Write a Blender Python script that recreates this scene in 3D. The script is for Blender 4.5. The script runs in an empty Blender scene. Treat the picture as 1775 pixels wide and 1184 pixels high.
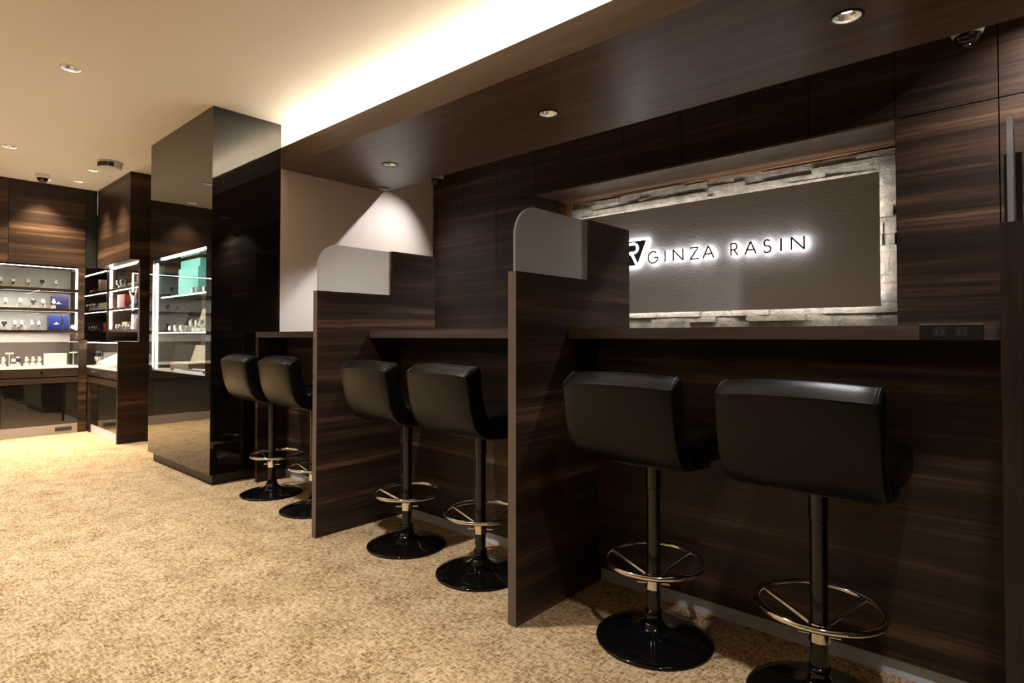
import bpy, bmesh, math, random
from mathutils import Vector, Matrix
random.seed(7)
C = bpy.context.scene.collection
SC = bpy.context.scene
R = math.radians

# ------------------------------------------------------------ camera
cam_d = bpy.data.cameras.new('camera'); cam = bpy.data.objects.new('camera', cam_d); C.objects.link(cam)
yaw, pitch, roll = R(48.4235), R(1.0672), R(0.0295)
fw = Vector((-math.cos(yaw)*math.cos(pitch), math.sin(yaw)*math.cos(pitch), math.sin(pitch)))
rt = Vector((math.sin(yaw), math.cos(yaw), 0)); up = rt.cross(fw)
r2 = rt*math.cos(roll)+up*math.sin(roll); u2 = -rt*math.sin(roll)+up*math.cos(roll)
m3 = Matrix((r2, u2, -fw)).transposed()
cam.matrix_world = Matrix.Translation((0, 0, 1.0)) @ m3.to_4x4()
cam_d.sensor_width = 36; cam_d.lens = 1002.755*36/1775
cam_d.shift_y = -(592-564.13)/1775
cam_d.clip_start = 0.02
SC.camera = cam

# ------------------------------------------------------------ world, exposure
w = bpy.data.worlds.new('world'); SC.world = w; w.use_nodes = True
w.node_tree.nodes['Background'].inputs[0].default_value = (1, .85, .65, 1)
w.node_tree.nodes['Background'].inputs[1].default_value = 0.02
SC.view_settings.view_transform = 'Standard'; SC.view_settings.look = 'None'
SC.view_settings.exposure = 0.18; SC.view_settings.gamma = 1.0; SC.view_settings.use_curve_mapping = False
SC.cycles.caustics_reflective = False; SC.cycles.caustics_refractive = False
WARM = (1, .78, .52); NEUT = (1, .97, .95); COOL = (.95, .96, 1)
P_ROOM, P_WASH, P_SOFF, P_GAP = 250, 175, 58, 27
E_COVE, E_COVE_FILL, E_CASE, E_HALO, E_BACK = 72, 180, 14, 6, 30

# ------------------------------------------------------------ materials
def srgb(r, g, b):
    f = lambda c: (c/255/12.92) if c/255 <= .04045 else ((c/255+.055)/1.055)**2.4
    return (f(r), f(g), f(b), 1)
def newmat(name):
    m = bpy.data.materials.new(name); m.use_nodes = True
    nt = m.node_tree; b = nt.nodes['Principled BSDF']
    return m, nt, b
def plain(name, col, rough=.5, metal=0, coat=0, ior=None, bump=0, bscale=200, spec=None, emit=None, es=0):
    m, nt, b = newmat(name)
    b.inputs['Base Color'].default_value = col if len(col) == 4 else (*col, 1)
    b.inputs['Roughness'].default_value = rough; b.inputs['Metallic'].default_value = metal
    b.inputs['Coat Weight'].default_value = coat
    if ior: b.inputs['IOR'].default_value = ior
    if spec is not None: b.inputs['Specular IOR Level'].default_value = spec
    if bump:
        tc = nt.nodes.new('ShaderNodeTexCoord'); n = nt.nodes.new('ShaderNodeTexNoise'); bp = nt.nodes.new('ShaderNodeBump')
        n.inputs['Scale'].default_value = bscale; n.inputs['Detail'].default_value = 5
        nt.links.new(tc.outputs['Object'], n.inputs['Vector']); nt.links.new(n.outputs['Fac'], bp.inputs['Height'])
        bp.inputs['Strength'].default_value = bump; bp.inputs['Distance'].default_value = .01
        nt.links.new(bp.outputs['Normal'], b.inputs['Normal'])
    if emit:
        b.inputs['Emission Color'].default_value = (*emit, 1); b.inputs['Emission Strength'].default_value = es
    return m
def wood(name, stretch, rough=.42, cols=((.011,.0062,.0042),(.024,.0132,.0084),(.054,.029,.017),(.145,.080,.046))):
    m, nt, b = newmat(name); N = nt.nodes.new; L = nt.links.new
    tc = N('ShaderNodeTexCoord'); oi = N('ShaderNodeObjectInfo')
    add = N('ShaderNodeVectorMath'); add.operation = 'ADD'
    sc = N('ShaderNodeVectorMath'); sc.operation = 'SCALE'; sc.inputs['Scale'].default_value = 1.7
    L(oi.outputs['Random'], sc.inputs[0]); L(tc.outputs['Object'], add.inputs[0]); L(sc.outputs[0], add.inputs[1])
    mp = N('ShaderNodeMapping'); mp.inputs['Scale'].default_value = stretch; L(add.outputs[0], mp.inputs['Vector'])
    n1 = N('ShaderNodeTexNoise'); n1.inputs['Scale'].default_value = 1.0; n1.inputs['Detail'].default_value = 4; n1.inputs['Roughness'].default_value = .55; n1.inputs['Distortion'].default_value = .5
    n2 = N('ShaderNodeTexNoise'); n2.inputs['Scale'].default_value = 7.0; n2.inputs['Detail'].default_value = 6; n2.inputs['Roughness'].default_value = .7
    L(mp.outputs[0], n1.inputs['Vector']); L(mp.outputs[0], n2.inputs['Vector'])
    mx = N('ShaderNodeMath'); mx.operation = 'MULTIPLY_ADD'; mx.inputs[1].default_value = .42
    L(n2.outputs['Fac'], mx.inputs[0]); 
    m2 = N('ShaderNodeMath'); m2.operation = 'MULTIPLY'; m2.inputs[1].default_value = .62; L(n1.outputs['Fac'], m2.inputs[0]); L(m2.outputs[0], mx.inputs[2])
    rp = N('ShaderNodeValToRGB'); e = rp.color_ramp.elements
    e[0].position = .36; e[0].color = (*cols[0], 1); e[1].position = .68; e[1].color = (*cols[3], 1)
    x = e.new(.49); x.color = (*cols[1], 1); x = e.new(.58); x.color = (*cols[2], 1)
    L(mx.outputs[0], rp.inputs[0]); L(rp.outputs[0], b.inputs['Base Color'])
    bp = N('ShaderNodeBump'); bp.inputs['Strength'].default_value = .12; bp.inputs['Distance'].default_value = .004
    L(n2.outputs['Fac'], bp.inputs['Height']); L(bp.outputs[0], b.inputs['Normal'])
    b.inputs['Roughness'].default_value = rough; b.inputs['Specular IOR Level'].default_value = .34
    return m
def emis(name, col, s):
    m = bpy.data.materials.new(name); m.use_nodes = True; nt = m.node_tree
    nt.nodes.remove(nt.nodes['Principled BSDF']); e = nt.nodes.new('ShaderNodeEmission')
    e.inputs[0].default_value = (*col, 1); e.inputs[1].default_value = s
    nt.links.new(e.outputs[0], nt.nodes['Material Output'].inputs[0]); return m
def glassmat(name, tint=(.96, .98, .97), ior=1.5):
    m = bpy.data.materials.new(name); m.use_nodes = True; nt = m.node_tree; N = nt.nodes.new
    nt.nodes.remove(nt.nodes['Principled BSDF'])
    t = N('ShaderNodeBsdfTransparent'); t.inputs[0].default_value = (*tint, 1)
    g = N('ShaderNodeBsdfGlossy'); g.inputs['Roughness'].default_value = .01
    mx = N('ShaderNodeMixShader'); ge = N('ShaderNodeNewGeometry'); d = N('ShaderNodeVectorMath'); d.operation = 'DOT_PRODUCT'
    nt.links.new(ge.outputs['Incoming'], d.inputs[0]); nt.links.new(ge.outputs['Normal'], d.inputs[1])
    def mth(op, a, b=None):
        k = N('ShaderNodeMath'); k.operation = op
        for i_, v_ in enumerate((a, b)):
            if v_ is None: continue
            if isinstance(v_, (int, float)): k.inputs[i_].default_value = v_
            else: nt.links.new(v_, k.inputs[i_])
        return k.outputs[0]
    f5 = mth('POWER', mth('SUBTRACT', 1.0, mth('ABSOLUTE', d.outputs['Value'])), 5.0)   # Schlick reflectance of a pane
    nt.links.new(mth('ADD', mth('MULTIPLY', f5, .96), .04), mx.inputs[0]); nt.links.new(t.outputs[0], mx.inputs[1]); nt.links.new(g.outputs[0], mx.inputs[2])
    nt.links.new(mx.outputs[0], nt.nodes['Material Output'].inputs[0]); return m
M = {}
M['wood'] = wood('walnut_across', (.33, .33, 13))
M['wood_up'] = wood('walnut_upright', (14, 14, .6))
M['wood_flat'] = wood('plain_veneer', (.8, 22, 22), rough=.34, cols=((.075,.048,.033),(.10,.065,.044),(.125,.081,.054),(.15,.098,.066)))
M['edge'] = plain('walnut_edge_band', srgb(98, 84, 77), .45)
M['channel'] = plain('dark_metal_channel', (.035, .032, .030), .35, .3)
M['edge_dark'] = wood('walnut_lipping', (.6, .6, 20), cols=((.05,.034,.028),(.075,.052,.043),(.095,.068,.056),(.12,.088,.073)))
M['ceiling'] = plain('ceiling_paint', (.84, .80, .74), .85, bump=.05, bscale=300)
M['paint'] = plain('wall_paint', (.82, .73, .66), .8, bump=.04, bscale=250)
M['leather'] = plain('black_leather', (.0024, .0024, .0022), .34, bump=.10, bscale=350, spec=.20)
M['gloss'] = plain('glossy_black', (.003, .003, .003), .04, spec=.4)
M['pole'] = plain('satin_black_metal', (.006, .006, .006), .22)
M['chrome'] = plain('chrome', (.80, .78, .74), .07, 1)
M['satin'] = plain('satin_chrome', (.85, .84, .80), .22, 1)
M['steel'] = plain('brushed_steel', (.66, .72, .84), .5, .1)
M['kick'] = plain('kick_laminate', (.34, .30, .27), .4)
M['black'] = plain('black_plastic', (.008, .009, .009), .4)
M['dark'] = plain('socket_dark', (.010, .010, .010), .6)
M['slot'] = plain('socket_slot', (.09, .09, .09), .4)
M['white'] = plain('white_plastic', (.75, .72, .66), .45)
M['lens'] = plain('dome_lens', (.01, .01, .012), .06)
M['copper'] = plain('copper_trim', (.50, .30, .17), .35, .6)
M['plaster'] = plain('grey_plaster', (.66, .67, .72), .8, bump=.25, bscale=60)
M['brown_metal'] = plain('bronze_face', (.11, .062, .035), .5, 0, spec=.2)
M['emblem_black'] = plain('emblem_black', (.02, .02, .02), .5)
M['glass'] = glassmat('case_glass')
M['gap'] = plain('joint_black', (.003, .003, .003), .9)
M['stand'] = plain('white_acrylic', (.80, .79, .77), .3)
M['back_white'] = plain('case_lining', (.82, .80, .77), .7)
M['silver'] = plain('silver_metal', (.75, .75, .75), .2, 1)
M['dial_white'] = plain('pale_dial', (.85, .85, .82), .4)
M['dial_black'] = plain('dark_dial', (.03, .03, .035), .3)
M['strap_black'] = plain('black_strap', (.02, .02, .02), .6)
M['blue'] = plain('blue_card', (.013, .022, .14), .4)
M['violet'] = plain('violet_blue_card', (.022, .019, .085), .4)
M['teal'] = plain('teal_card', (.12, .55, .52), .5)
M['red'] = plain('red_card', (.45, .02, .02), .5)
M['pink'] = plain('pale_pink_card', (.80, .58, .52), .5)
M['cream'] = plain('cream_leather', (.70, .64, .50), .55)
M['brown_box'] = plain('brown_box', (.10, .065, .04), .5)
M['brown_lining'] = plain('brown_lining', (.16, .12, .10), .6)
M['orange'] = plain('orange_card', (.65, .22, .06), .5)
M['cove'] = emis('cove_led', (1, .87, .66), E_COVE)
M['cove_fill'] = emis('cove_fill_led', (1, .91, .80), E_COVE_FILL)  # glow of the added fill strip opposite, lifts the ceiling
M['led_bright'] = emis('showcase_led', (1, .90, .76), E_CASE*2.6)
M['led_hid'] = emis('case_led_lens', (1, .90, .78), E_CASE*4)
M['led'] = emis('case_led', (1, .88, .72), E_CASE)
M['halo'] = emis('halo_led', (1, .94, .91), E_HALO)
M['back_led'] = emis('board_back_led', (1, .90, .78), E_BACK)
M['bulb'] = emis('lamp_bulb', (1, .92, .80), 40)
M['bulb_off'] = emis('lamp_bulb_soft', (1, .92, .84), 30)

def carpet():
    m, nt, b = newmat('loop_carpet'); N = nt.nodes.new; L = nt.links.new
    tc = N('ShaderNodeTexCoord')
    def noise(scale, sv, detail=3, rough=.6, rot=0):
        mp = N('ShaderNodeMapping'); mp.inputs['Scale'].default_value = sv; mp.inputs['Rotation'].default_value = (0, 0, rot)
        L(tc.outputs['Object'], mp.inputs['Vector'])
        n = N('ShaderNodeTexNoise'); n.inputs['Scale'].default_value = scale; n.inputs['Detail'].default_value = detail; n.inputs['Roughness'].default_value = rough
        L(mp.outputs[0], n.inputs['Vector']); return n
    a = noise(118, (1, .28, 1), rot=R(18)); c = noise(118, (.28, 1, 1), rot=R(-20)); d = noise(7, (1, 1, 1), 4); e = noise(420, (1, 1, 1), 2)
    mxm = N('ShaderNodeMath'); mxm.operation = 'MAXIMUM'; L(a.outputs['Fac'], mxm.inputs[0]); L(c.outputs['Fac'], mxm.inputs[1])
    s = N('ShaderNodeMath'); s.operation = 'MULTIPLY_ADD'; s.inputs[1].default_value = .35; L(e.outputs['Fac'], s.inputs[0]); L(mxm.outputs[0], s.inputs[2])
    s2 = N('ShaderNodeMath'); s2.operation = 'MULTIPLY_ADD'; s2.inputs[1].default_value = .25; L(d.outputs['Fac'], s2.inputs[0]); L(s.outputs[0], s2.inputs[2])
    rp = N('ShaderNodeValToRGB'); el = rp.color_ramp.elements
    el[0].position = .66; el[0].color = (.13, .07, .028, 1); el[1].position = 1.0; el[1].color = (.80, .62, .40, 1)
    x = el.new(.76); x.color = (.34, .215, .10, 1); x = el.new(.86); x.color = (.60, .425, .235, 1)
    L(s2.outputs[0], rp.inputs[0]); L(rp.outputs[0], b.inputs['Base Color'])
    bp = N('ShaderNodeBump'); bp.inputs['Strength'].default_value = .8; bp.inputs['Distance'].default_value = .012
    L(s.outputs[0], bp.inputs['Height']); L(bp.outputs[0], b.inputs['Normal'])
    b.inputs['Roughness'].default_value = .95; b.inputs['Specular IOR Level'].default_value = .1
    return m
M['carpet'] = carpet()
def stone():
    m, nt, b = newmat('split_stone'); N = nt.nodes.new; L = nt.links.new
    tc = N('ShaderNodeTexCoord'); n = N('ShaderNodeTexNoise'); n.inputs['Scale'].default_value = 9; n.inputs['Detail'].default_value = 9; n.inputs['Roughness'].default_value = .65
    L(tc.outputs['Object'], n.inputs['Vector'])
    rp = N('ShaderNodeValToRGB'); rp.color_ramp.elements[0].position = .3; rp.color_ramp.elements[0].color = (.20, .185, .165, 1)
    rp.color_ramp.elements[1].position = .72; rp.color_ramp.elements[1].color = (.60, .56, .50, 1)
    L(n.outputs['Fac'], rp.inputs[0]); L(rp.outputs[0], b.inputs['Base Color'])
    v = N('ShaderNodeTexNoise'); v.inputs['Scale'].default_value = 26; v.inputs['Detail'].default_value = 10; v.inputs['Roughness'].default_value = .7; v.inputs['Distortion'].default_value = 1.2
    L(tc.outputs['Object'], v.inputs['Vector'])
    bp = N('ShaderNodeBump'); bp.inputs['Strength'].default_value = 1; bp.inputs['Distance'].default_value = .03
    L(v.outputs['Fac'], bp.inputs['Height']); L(bp.outputs[0], b.inputs['Normal']); b.inputs['Roughness'].default_value = .7
    return m
M['stone'] = stone()
def frosted():
    m, nt, b = newmat('frosted_glass')
    b.inputs['Base Color'].default_value = (.88, .88, .86, 1); b.inputs['Transmission Weight'].default_value = .85
    b.inputs['Roughness'].default_value = .55; b.inputs['IOR'].default_value = 1.25
    return m
M['frost'] = frosted()
def waviness(m, sc, st):
    nt = m.node_tree; b = nt.nodes['Principled BSDF']; tc = nt.nodes.new('ShaderNodeTexCoord'); n = nt.nodes.new('ShaderNodeTexNoise'); bp = nt.nodes.new('ShaderNodeBump')
    n.inputs['Scale'].default_value = sc; nt.links.new(tc.outputs['Object'], n.inputs['Vector']); nt.links.new(n.outputs['Fac'], bp.inputs['Height'])
    bp.inputs['Strength'].default_value = st; bp.inputs['Distance'].default_value = .01; nt.links.new(bp.outputs[0], b.inputs['Normal'])
M['panel_black'] = plain('polished_black_panel', (.006, .005, .0045), .035, ior=1.75); waviness(M['panel_black'], 4, .06)

# ------------------------------------------------------------ mesh helpers
class MB:
    def __init__(s): s.bm = bmesh.new()
    def quad(s, pts):
        s.bm.faces.new([s.bm.verts.new(p) for p in pts]); return s
    def box(s, x0, x1, y0, y1, z0, z1):
        v = [s.bm.verts.new((x, y, z)) for x in (x0, x1) for y in (y0, y1) for z in (z0, z1)]
        for f in ((0,1,3,2),(4,6,7,5),(0,4,5,1),(2,3,7,6),(0,2,6,4),(1,5,7,3)): s.bm.faces.new([v[i] for i in f])
        return s
    def obox(s, c, size, rot=(0,0,0)):
        from mathutils import Euler
        m = Matrix.Translation(c) @ Euler(rot).to_matrix().to_4x4() @ Matrix.Diagonal((*size, 1))
        bmesh.ops.create_cube(s.bm, size=1, matrix=m); return s
    def prism(s, poly, axis, a, b):
        def P(p, t):
            return {'X': (t, p[0], p[1]), 'Y': (p[0], t, p[1]), 'Z': (p[0], p[1], t)}[axis]
        A = [s.bm.verts.new(P(p, a)) for p in poly]; B = [s.bm.verts.new(P(p, b)) for p in poly]; n = len(poly)
        s.bm.faces.new(A); s.bm.faces.new(B[::-1])
        for i in range(n): s.bm.faces.new((A[i], B[i], B[(i+1) % n], A[(i+1) % n]))
        return s
    def lathe(s, prof, n=40, c=(0, 0, 0), axis='Z'):
        rings = []
        for r, h in prof:
            ring = []
            if r < 1e-6: ring = [None]
            for k in range(n if ring == [] else 0):
                a = 2*math.pi*k/n; ring.append((r*math.cos(a), r*math.sin(a), h))
            rings.append(ring if ring != [None] else [(0, 0, h)])
        def T(p):
            x, y, z = p
            if axis == 'X': x, y, z = z, x, y
            if axis == 'Y': x, y, z = x, z, y
            return (x+c[0], y+c[1], z+c[2])
        vs = [[s.bm.verts.new(T(p)) for p in r] for r in rings]
        for A, B in zip(vs, vs[1:]):
            for k in range(n):
                k2 = (k+1) % n
                a, b_ = A[k % len(A)], A[k2 % len(A)]; c_, d = B[k2 % len(B)], B[k % len(B)]
                f = []
                for q in (a, b_, c_, d):
                    if q not in f: f.append(q)
                if len(f) > 2: s.bm.faces.new(f)
        return s
    def cyl(s, c, r, h, axis='Z', n=24): return s.lathe([(0, 0), (r, 0), (r, h), (0, h)], n, c, axis)
    def tube(s, pts, r, closed=False, n=10):
        pts = [Vector(p) for p in pts]; N = len(pts); rings = []
        for i, p in enumerate(pts):
            if closed: t = pts[(i+1) % N]-pts[i-1]
            else: t = pts[min(i+1, N-1)]-pts[max(i-1, 0)]
            t.normalize(); ref = Vector((0, 0, 1)) if abs(t.z) < .95 else Vector((0, 1, 0))
            a = t.cross(ref).normalized(); b_ = t.cross(a)
            rings.append([s.bm.verts.new(p+a*r*math.cos(2*math.pi*k/n)+b_*r*math.sin(2*math.pi*k/n)) for k in range(n)])
        for i in range(N if closed else N-1):
            A, B = rings[i], rings[(i+1) % N]
            for k in range(n): s.bm.faces.new((A[k], A[(k+1) % n], B[(k+1) % n], B[k]))
        if not closed: s.bm.faces.new(rings[0]); s.bm.faces.new(rings[-1][::-1])
        return s
    def build(s, name, mat, parent=None, smooth=False, bevel=0, sub=0, loc=None):
        bmesh.ops.recalc_face_normals(s.bm, faces=s.bm.faces)
        me = bpy.data.meshes.new(name); s.bm.to_mesh(me); s.bm.free()
        o = bpy.data.objects.new(name, me); C.objects.link(o); me.materials.append(M[mat] if isinstance(mat, str) else mat)
        if parent: o.parent = parent
        if loc: o.location = loc
        if bevel:
            b = o.modifiers.new('bevel', 'BEVEL'); b.width = bevel; b.segments = 2; b.limit_method = 'ANGLE'
        if sub:
            b = o.modifiers.new('sub', 'SUBSURF'); b.levels = sub; b.render_levels = sub
        if smooth:
            for p in me.polygons: p.use_smooth = True
            if smooth == 'auto':
                e = o.modifiers.new('es', 'EDGE_SPLIT'); e.split_angle = R(40)
        return o
def tag(o, label, cat, group=None):
    o['label'] = label; o['category'] = cat
    if group: o['group'] = group
    return o
def thing(name, loc, label, cat, group=None, rz=0):
    o = bpy.data.objects.new(name, None); C.objects.link(o); o.location = loc; o.rotation_euler = (0, 0, rz); o.empty_display_size = .05
    return tag(o, label, cat, group)
def struct(name, mb, mat, **k):
    o = mb.build(name, mat, **k); o['kind'] = 'structure'; return o
def copy_tree(root, loc, rz, label, group=None):
    r = root.copy(); C.objects.link(r); r.location = loc; r.rotation_euler = (0, 0, rz); r['label'] = label
    if group: r['group'] = group
    for ch in root.children:
        c = ch.copy(); C.objects.link(c); c.parent = r
        for g in ch.children:
            d = g.copy(); C.objects.link(d); d.parent = c
    return r

# ------------------------------------------------------------ dimensions
HC = 2.55
XA = -7.42           # far wall plane
XC0, XC1, YC = -5.307, -4.066, 1.555   # column
YF, YS, ZS, ZF = 2.031, 2.938, 2.225, 2.380   # soffit front / back, underside, fascia top
YB = 3.487
RX0, RX1, RZ, RY = -2.839, -.484, 2.096, 3.903
XE = 2.6; YN = -2.6; XW = -8.9

# ------------------------------------------------------------ room shell
struct('floor', MB().box(XW, XE, YN, 4.1, -.05, 0), 'carpet')
cl = MB()
struct('ceiling', cl.box(XW, XE, YN, 4.1, HC, HC+.05), 'ceiling')
struct('wall_front', MB().box(XW, XE, YN-.05, YN, 0, HC), 'wood')
struct('wall_right', MB().box(XE, XE+.05, YN, 4.1, 0, HC), 'wood')
struct('wall_left', MB().box(XW-.05, XW, YN, 4.1, 0, HC), 'wood')
struct('wall_end', MB().box(XC1-.06, XC1, YF, YB+.02, 0, HC), 'paint')
struct('wall_rear', MB().box(XW, XC0, 2.35, 2.4, 0, HC).box(XC0, XC1-.06, YF, 2.4, 0, HC), 'wood')
# back wall: panels with shadow gaps, recess for the sign
bw = MB(); g = .0025; seam = 2.107
def panel(x0, x1, z0, z1): bw.box(x0+g, x1-g, YB, YB+.02, z0+g, z1-g)
xs = [XC1, -3.665, -3.27, -2.85, -2.466, -2.067, -1.644, -1.277, -.889, RX1, -.079, .37, .80, 1.25, 1.7, 2.15, XE]
for a, b in zip(xs, xs[1:]): panel(a, b, seam, HC)
xl = [XC1, -3.27, RX0]
for a, b in zip(xl, xl[1:]): panel(a, b, 0, seam)
xr = [RX1, -.079, .80, 1.7, XE]
for a, b in zip(xr, xr[1:]): panel(a, b, 0, seam)
struct('wall_back', bw, 'wood')
bk = MB(); bk.box(XC1, RX0-.002, YB+.0205, YB+.04, 0, HC).box(RX1+.002, XE, YB+.0205, YB+.04, 0, HC).box(RX0-.002, RX1+.002, YB+.0205, YB+.04, RZ+.022, HC)
struct('trim_1', bk, 'gap')
# recess lining
struct('trim_2', MB().box(RX0-.018, RX1+.018, YB+.002, RY, RZ, RZ+.0165), 'wood_flat')
struct('trim_3', MB().box(RX0-.018, RX0, YB+.005, RY, 0, RZ-.001).box(RX1, RX1+.018, YB+.005, RY, 0, RZ-.001), 'wood')
struct('trim_4', MB().box(RX0+.001, RX1-.001, RY-.03, RY-.004, RZ-.014, RZ-.001).box(RX0+.001, RX0+.06, RY-.03, RY-.004, .9, RZ-.014), 'copper', bevel=.001)
st = MB(); z = .78
st.box(RX0, RX1, RY-.002, RY+.03, .0, RZ)
row = 0
while z < RZ-.02:
    h = random.choice((.03, .038, .05, .065)); h = min(h, RZ-.016-z); x = RX0+.061-random.random()*.001
    while x < RX1-.001:
        ln = min(random.uniform(.18, .55), RX1-.001-x)
        if ln < .03: break
        d = random.uniform(.004, .036); d2 = d+random.uniform(-.006, .008)
        st.prism([(x+.001, RY-.002), (x+.001, RY-.002-d), (x+ln*.5, RY-.002-(d+d2)/2-random.uniform(-.004, .004)), (x+ln-.001, RY-.002-d2), (x+ln-.001, RY-.002)], 'Z', z+.001, z+h-.001)
        x += ln
    z += h
struct('wall_stone', st, 'stone', bevel=.003)

# soffit, fascia and cove
so = MB().box(XC1+.0005, XE, YF+.02, YS, ZS, ZS+.02)
struct('soffit', so, 'wood_flat')
struct('fascia', MB().box(XC1+.0005, XE, YF, YF+.02, ZS, ZF), 'wood_flat')
struct('cove', MB().box(XC1+.0005, XE, YF+.02, 2.40, ZS+.03, ZS+.05).box(XC1+.0005, XE, 2.40, 2.42, ZS+.03, HC), 'ceiling')
struct('trim_5', MB().box(XC1+.0005, XE, YS-.02, YS, ZS+.02, HC), 'wood')
struct('cove_ledge', MB().box(XC1+.0005, XE, 2.14, 2.22, ZS+.0505, 2.345), 'ceiling')
t = thing('cove_light', (-.8, 2.18, 2.3455), 'warm linear light hidden behind the long fascia along the ceiling', 'light')
MB().box(-3.2, 3.35, -.02, .02, 0, .012).build('housing', 'white', t)
MB().box(-3.2, 3.35, -.012, .012, .012, .020).build('diffuser', 'cove', t)

struct('trim_7', MB().box(XW, XE, YN+.0005, YN+.30, 2.22, 2.26).box(XW, XE, YN+.28, YN+.30, 2.26, 2.34), 'ceiling')  # unseen ledge added to carry the ceiling fill strip
t = thing('cove_light', (-5.5, YN+.16, 2.2605), 'unseen linear fill light added on the opposite side of the room to brighten the ceiling', 'light')  # added fill light out of view, evens out the ceiling brightness
MB().box(-3.2, 3.2, -.02, .02, 0, .04).build('housing', 'white', t)
MB().box(-3.2, 3.2, -.012, .012, .0402, .050).build('diffuser', 'cove_fill', t)

# column with cut-out showcase opening
OX0, OX1, OZ0, OZ1, OY = -5.235, -4.158, .728, 1.608, 1.93
co = MB()
co.box(XC0, XC1, YC, YF-.001, .07, OZ0).box(XC0, XC1, YC, YF-.001, OZ1, HC)
co.box(XC0, OX0, YC, YF-.001, OZ0, OZ1).box(OX1, XC1, YC, YF-.001, OZ0, OZ1).box(OX0, OX1, OY, YF-.001, OZ0, OZ1)
struct('column', co, 'panel_black')
struct('baseboard_column', MB().box(XC0+.035, XC1-.035, YC+.03, YF-.002, 0, .07), 'black')
# dark slot in the far corner
struct('trim_6', MB().box(XA-.03, XA+.002, 1.575, 1.667, 1.7225, HC), 'black')

# ------------------------------------------------------------ downlights
def cut_holes(target, holes, z0, z1):
    mb = MB()
    for x, y, r in holes: mb.cyl((x, y, z0), r, z1-z0, n=36)
    cut = mb.build('cutter', 'gap')
    md = target.modifiers.new('cut', 'BOOLEAN'); md.operation = 'DIFFERENCE'; md.object = cut; md.solver = 'EXACT'
    bpy.context.view_layer.update()
    ev = target.evaluated_get(bpy.context.evaluated_depsgraph_get()); me = bpy.data.meshes.new_from_object(ev)
    target.modifiers.clear(); target.data = me; bpy.data.objects.remove(cut)
HOLES_C, HOLES_S = [], []
def spot(parent, power, size, col, blend=.5, rad=.03, z=.02):
    l = bpy.data.lights.new('lamp', 'SPOT'); l.energy = power; l.spot_size = R(size); l.spot_blend = blend; l.color = col; l.shadow_soft_size = rad
    o = bpy.data.objects.new('lamp', l); C.objects.link(o); o.parent = parent; o.location = (0, 0, -z); return o
def downlight(x, y, z, r, label, group, power, size, col, bulb='bulb', dark=False, rad=.03, blend=.5, tilt=None):
    t = thing('downlight', (x, y, z), label, 'light', group)
    MB().lathe([(r, 0), (r, -.003), (r*.84, -.005), (r*.80, -.001), (r*.80, 0)], 40).build('trim_ring', 'black' if dark else 'white', t, smooth='auto')
    MB().lathe([(r*.80, -.001), (r*.77, .008), (r*.68, .018), (r*.52, .030)], 22).build('reflector', 'satin', t)
    MB().lathe([(r*.52, .030), (0, .0305)], 32).build('bulb', bulb, t)
    s = spot(t, power, size, col, blend, rad, .012)
    if tilt: s.rotation_euler = Vector(tilt).to_track_quat('-Z', 'Y').to_euler()
    (HOLES_S if abs(z-ZS) < .01 else HOLES_C).append((x, y, r*.82))
    return t
for i, x in enumerate((-3.381, -1.948, -.497, .95)):
    downlight(x, 2.495, ZS, .060, ('recessed downlight at the far end of the dark wooden soffit, by the white wall',
              'recessed downlight in the middle of the dark wooden soffit, above the middle counter bay',
              'largest recessed downlight in the dark wooden soffit, near the top right of the photo',
              'recessed downlight in the dark wooden soffit beyond the right edge of the view')[i], 'downlights in the wooden soffit', P_SOFF, 96, COOL, 'bulb_off', True)
room_lab = {(-4.113, .786): 'recessed downlight alone in the beige ceiling at the upper left', (-6.193, .796): 'recessed downlight in the beige ceiling at the left edge, before the dome camera'}
for x in (-6.193, -4.113, -2.03, .05):
    for y in (.79, -1.0):
        downlight(x, y, HC, .055, room_lab.get((round(x, 3), .786 if x == -4.113 else .796) if y == .79 else 0, 'recessed downlight in the beige ceiling outside the view, %s' % ('nearer the seating' if y > 0 else 'towards the opposite wall')), 'downlights in the beige ceiling', P_ROOM*(.42 if x > 0 else .8 if x > -3 else 1), 98 if x > -3 else 88, NEUT, 'bulb_off', rad=.04, blend=1.0)
for x, y, l in ((-7.07, 1.43, 'small bright recessed downlight in the far ceiling corner, between two others'), (-6.496, 1.427, 'small bright recessed downlight next to the louvred ceiling sensor'), (-7.23, 1.20, 'small bright recessed downlight just behind the far dome camera')):
    downlight(x, y, HC, .045, l, 'wall washing downlights at the display walls', P_WASH, 84, WARM, 'bulb', rad=.03, blend=1)
downlight(-7.23, .57, HC, .045, 'small recessed downlight washing the far wall outside the view', 'wall washing downlights at the display walls', P_WASH, 84, WARM, 'bulb', rad=.03, blend=1)
for x, l in ((-3.44, 'recessed downlight hidden above the soffit that lights the white end wall'), (.30, 'recessed downlight above the soffit that lights the right end of the wall')):
    downlight(x, 3.215, HC, .05, l, 'downlights hidden behind the soffit', P_GAP*(2.3 if x < 0 else 5.0), 72 if x < 0 else 150, NEUT, 'bulb_off', rad=.012, blend=.9, tilt=(-.52, -.34, -1) if x < 0 else None)
cut_holes(bpy.data.objects['ceiling'], HOLES_C, HC-.01, HC+.049)
cut_holes(bpy.data.objects['soffit'], HOLES_S, ZS-.01, ZS+.03)

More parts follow.
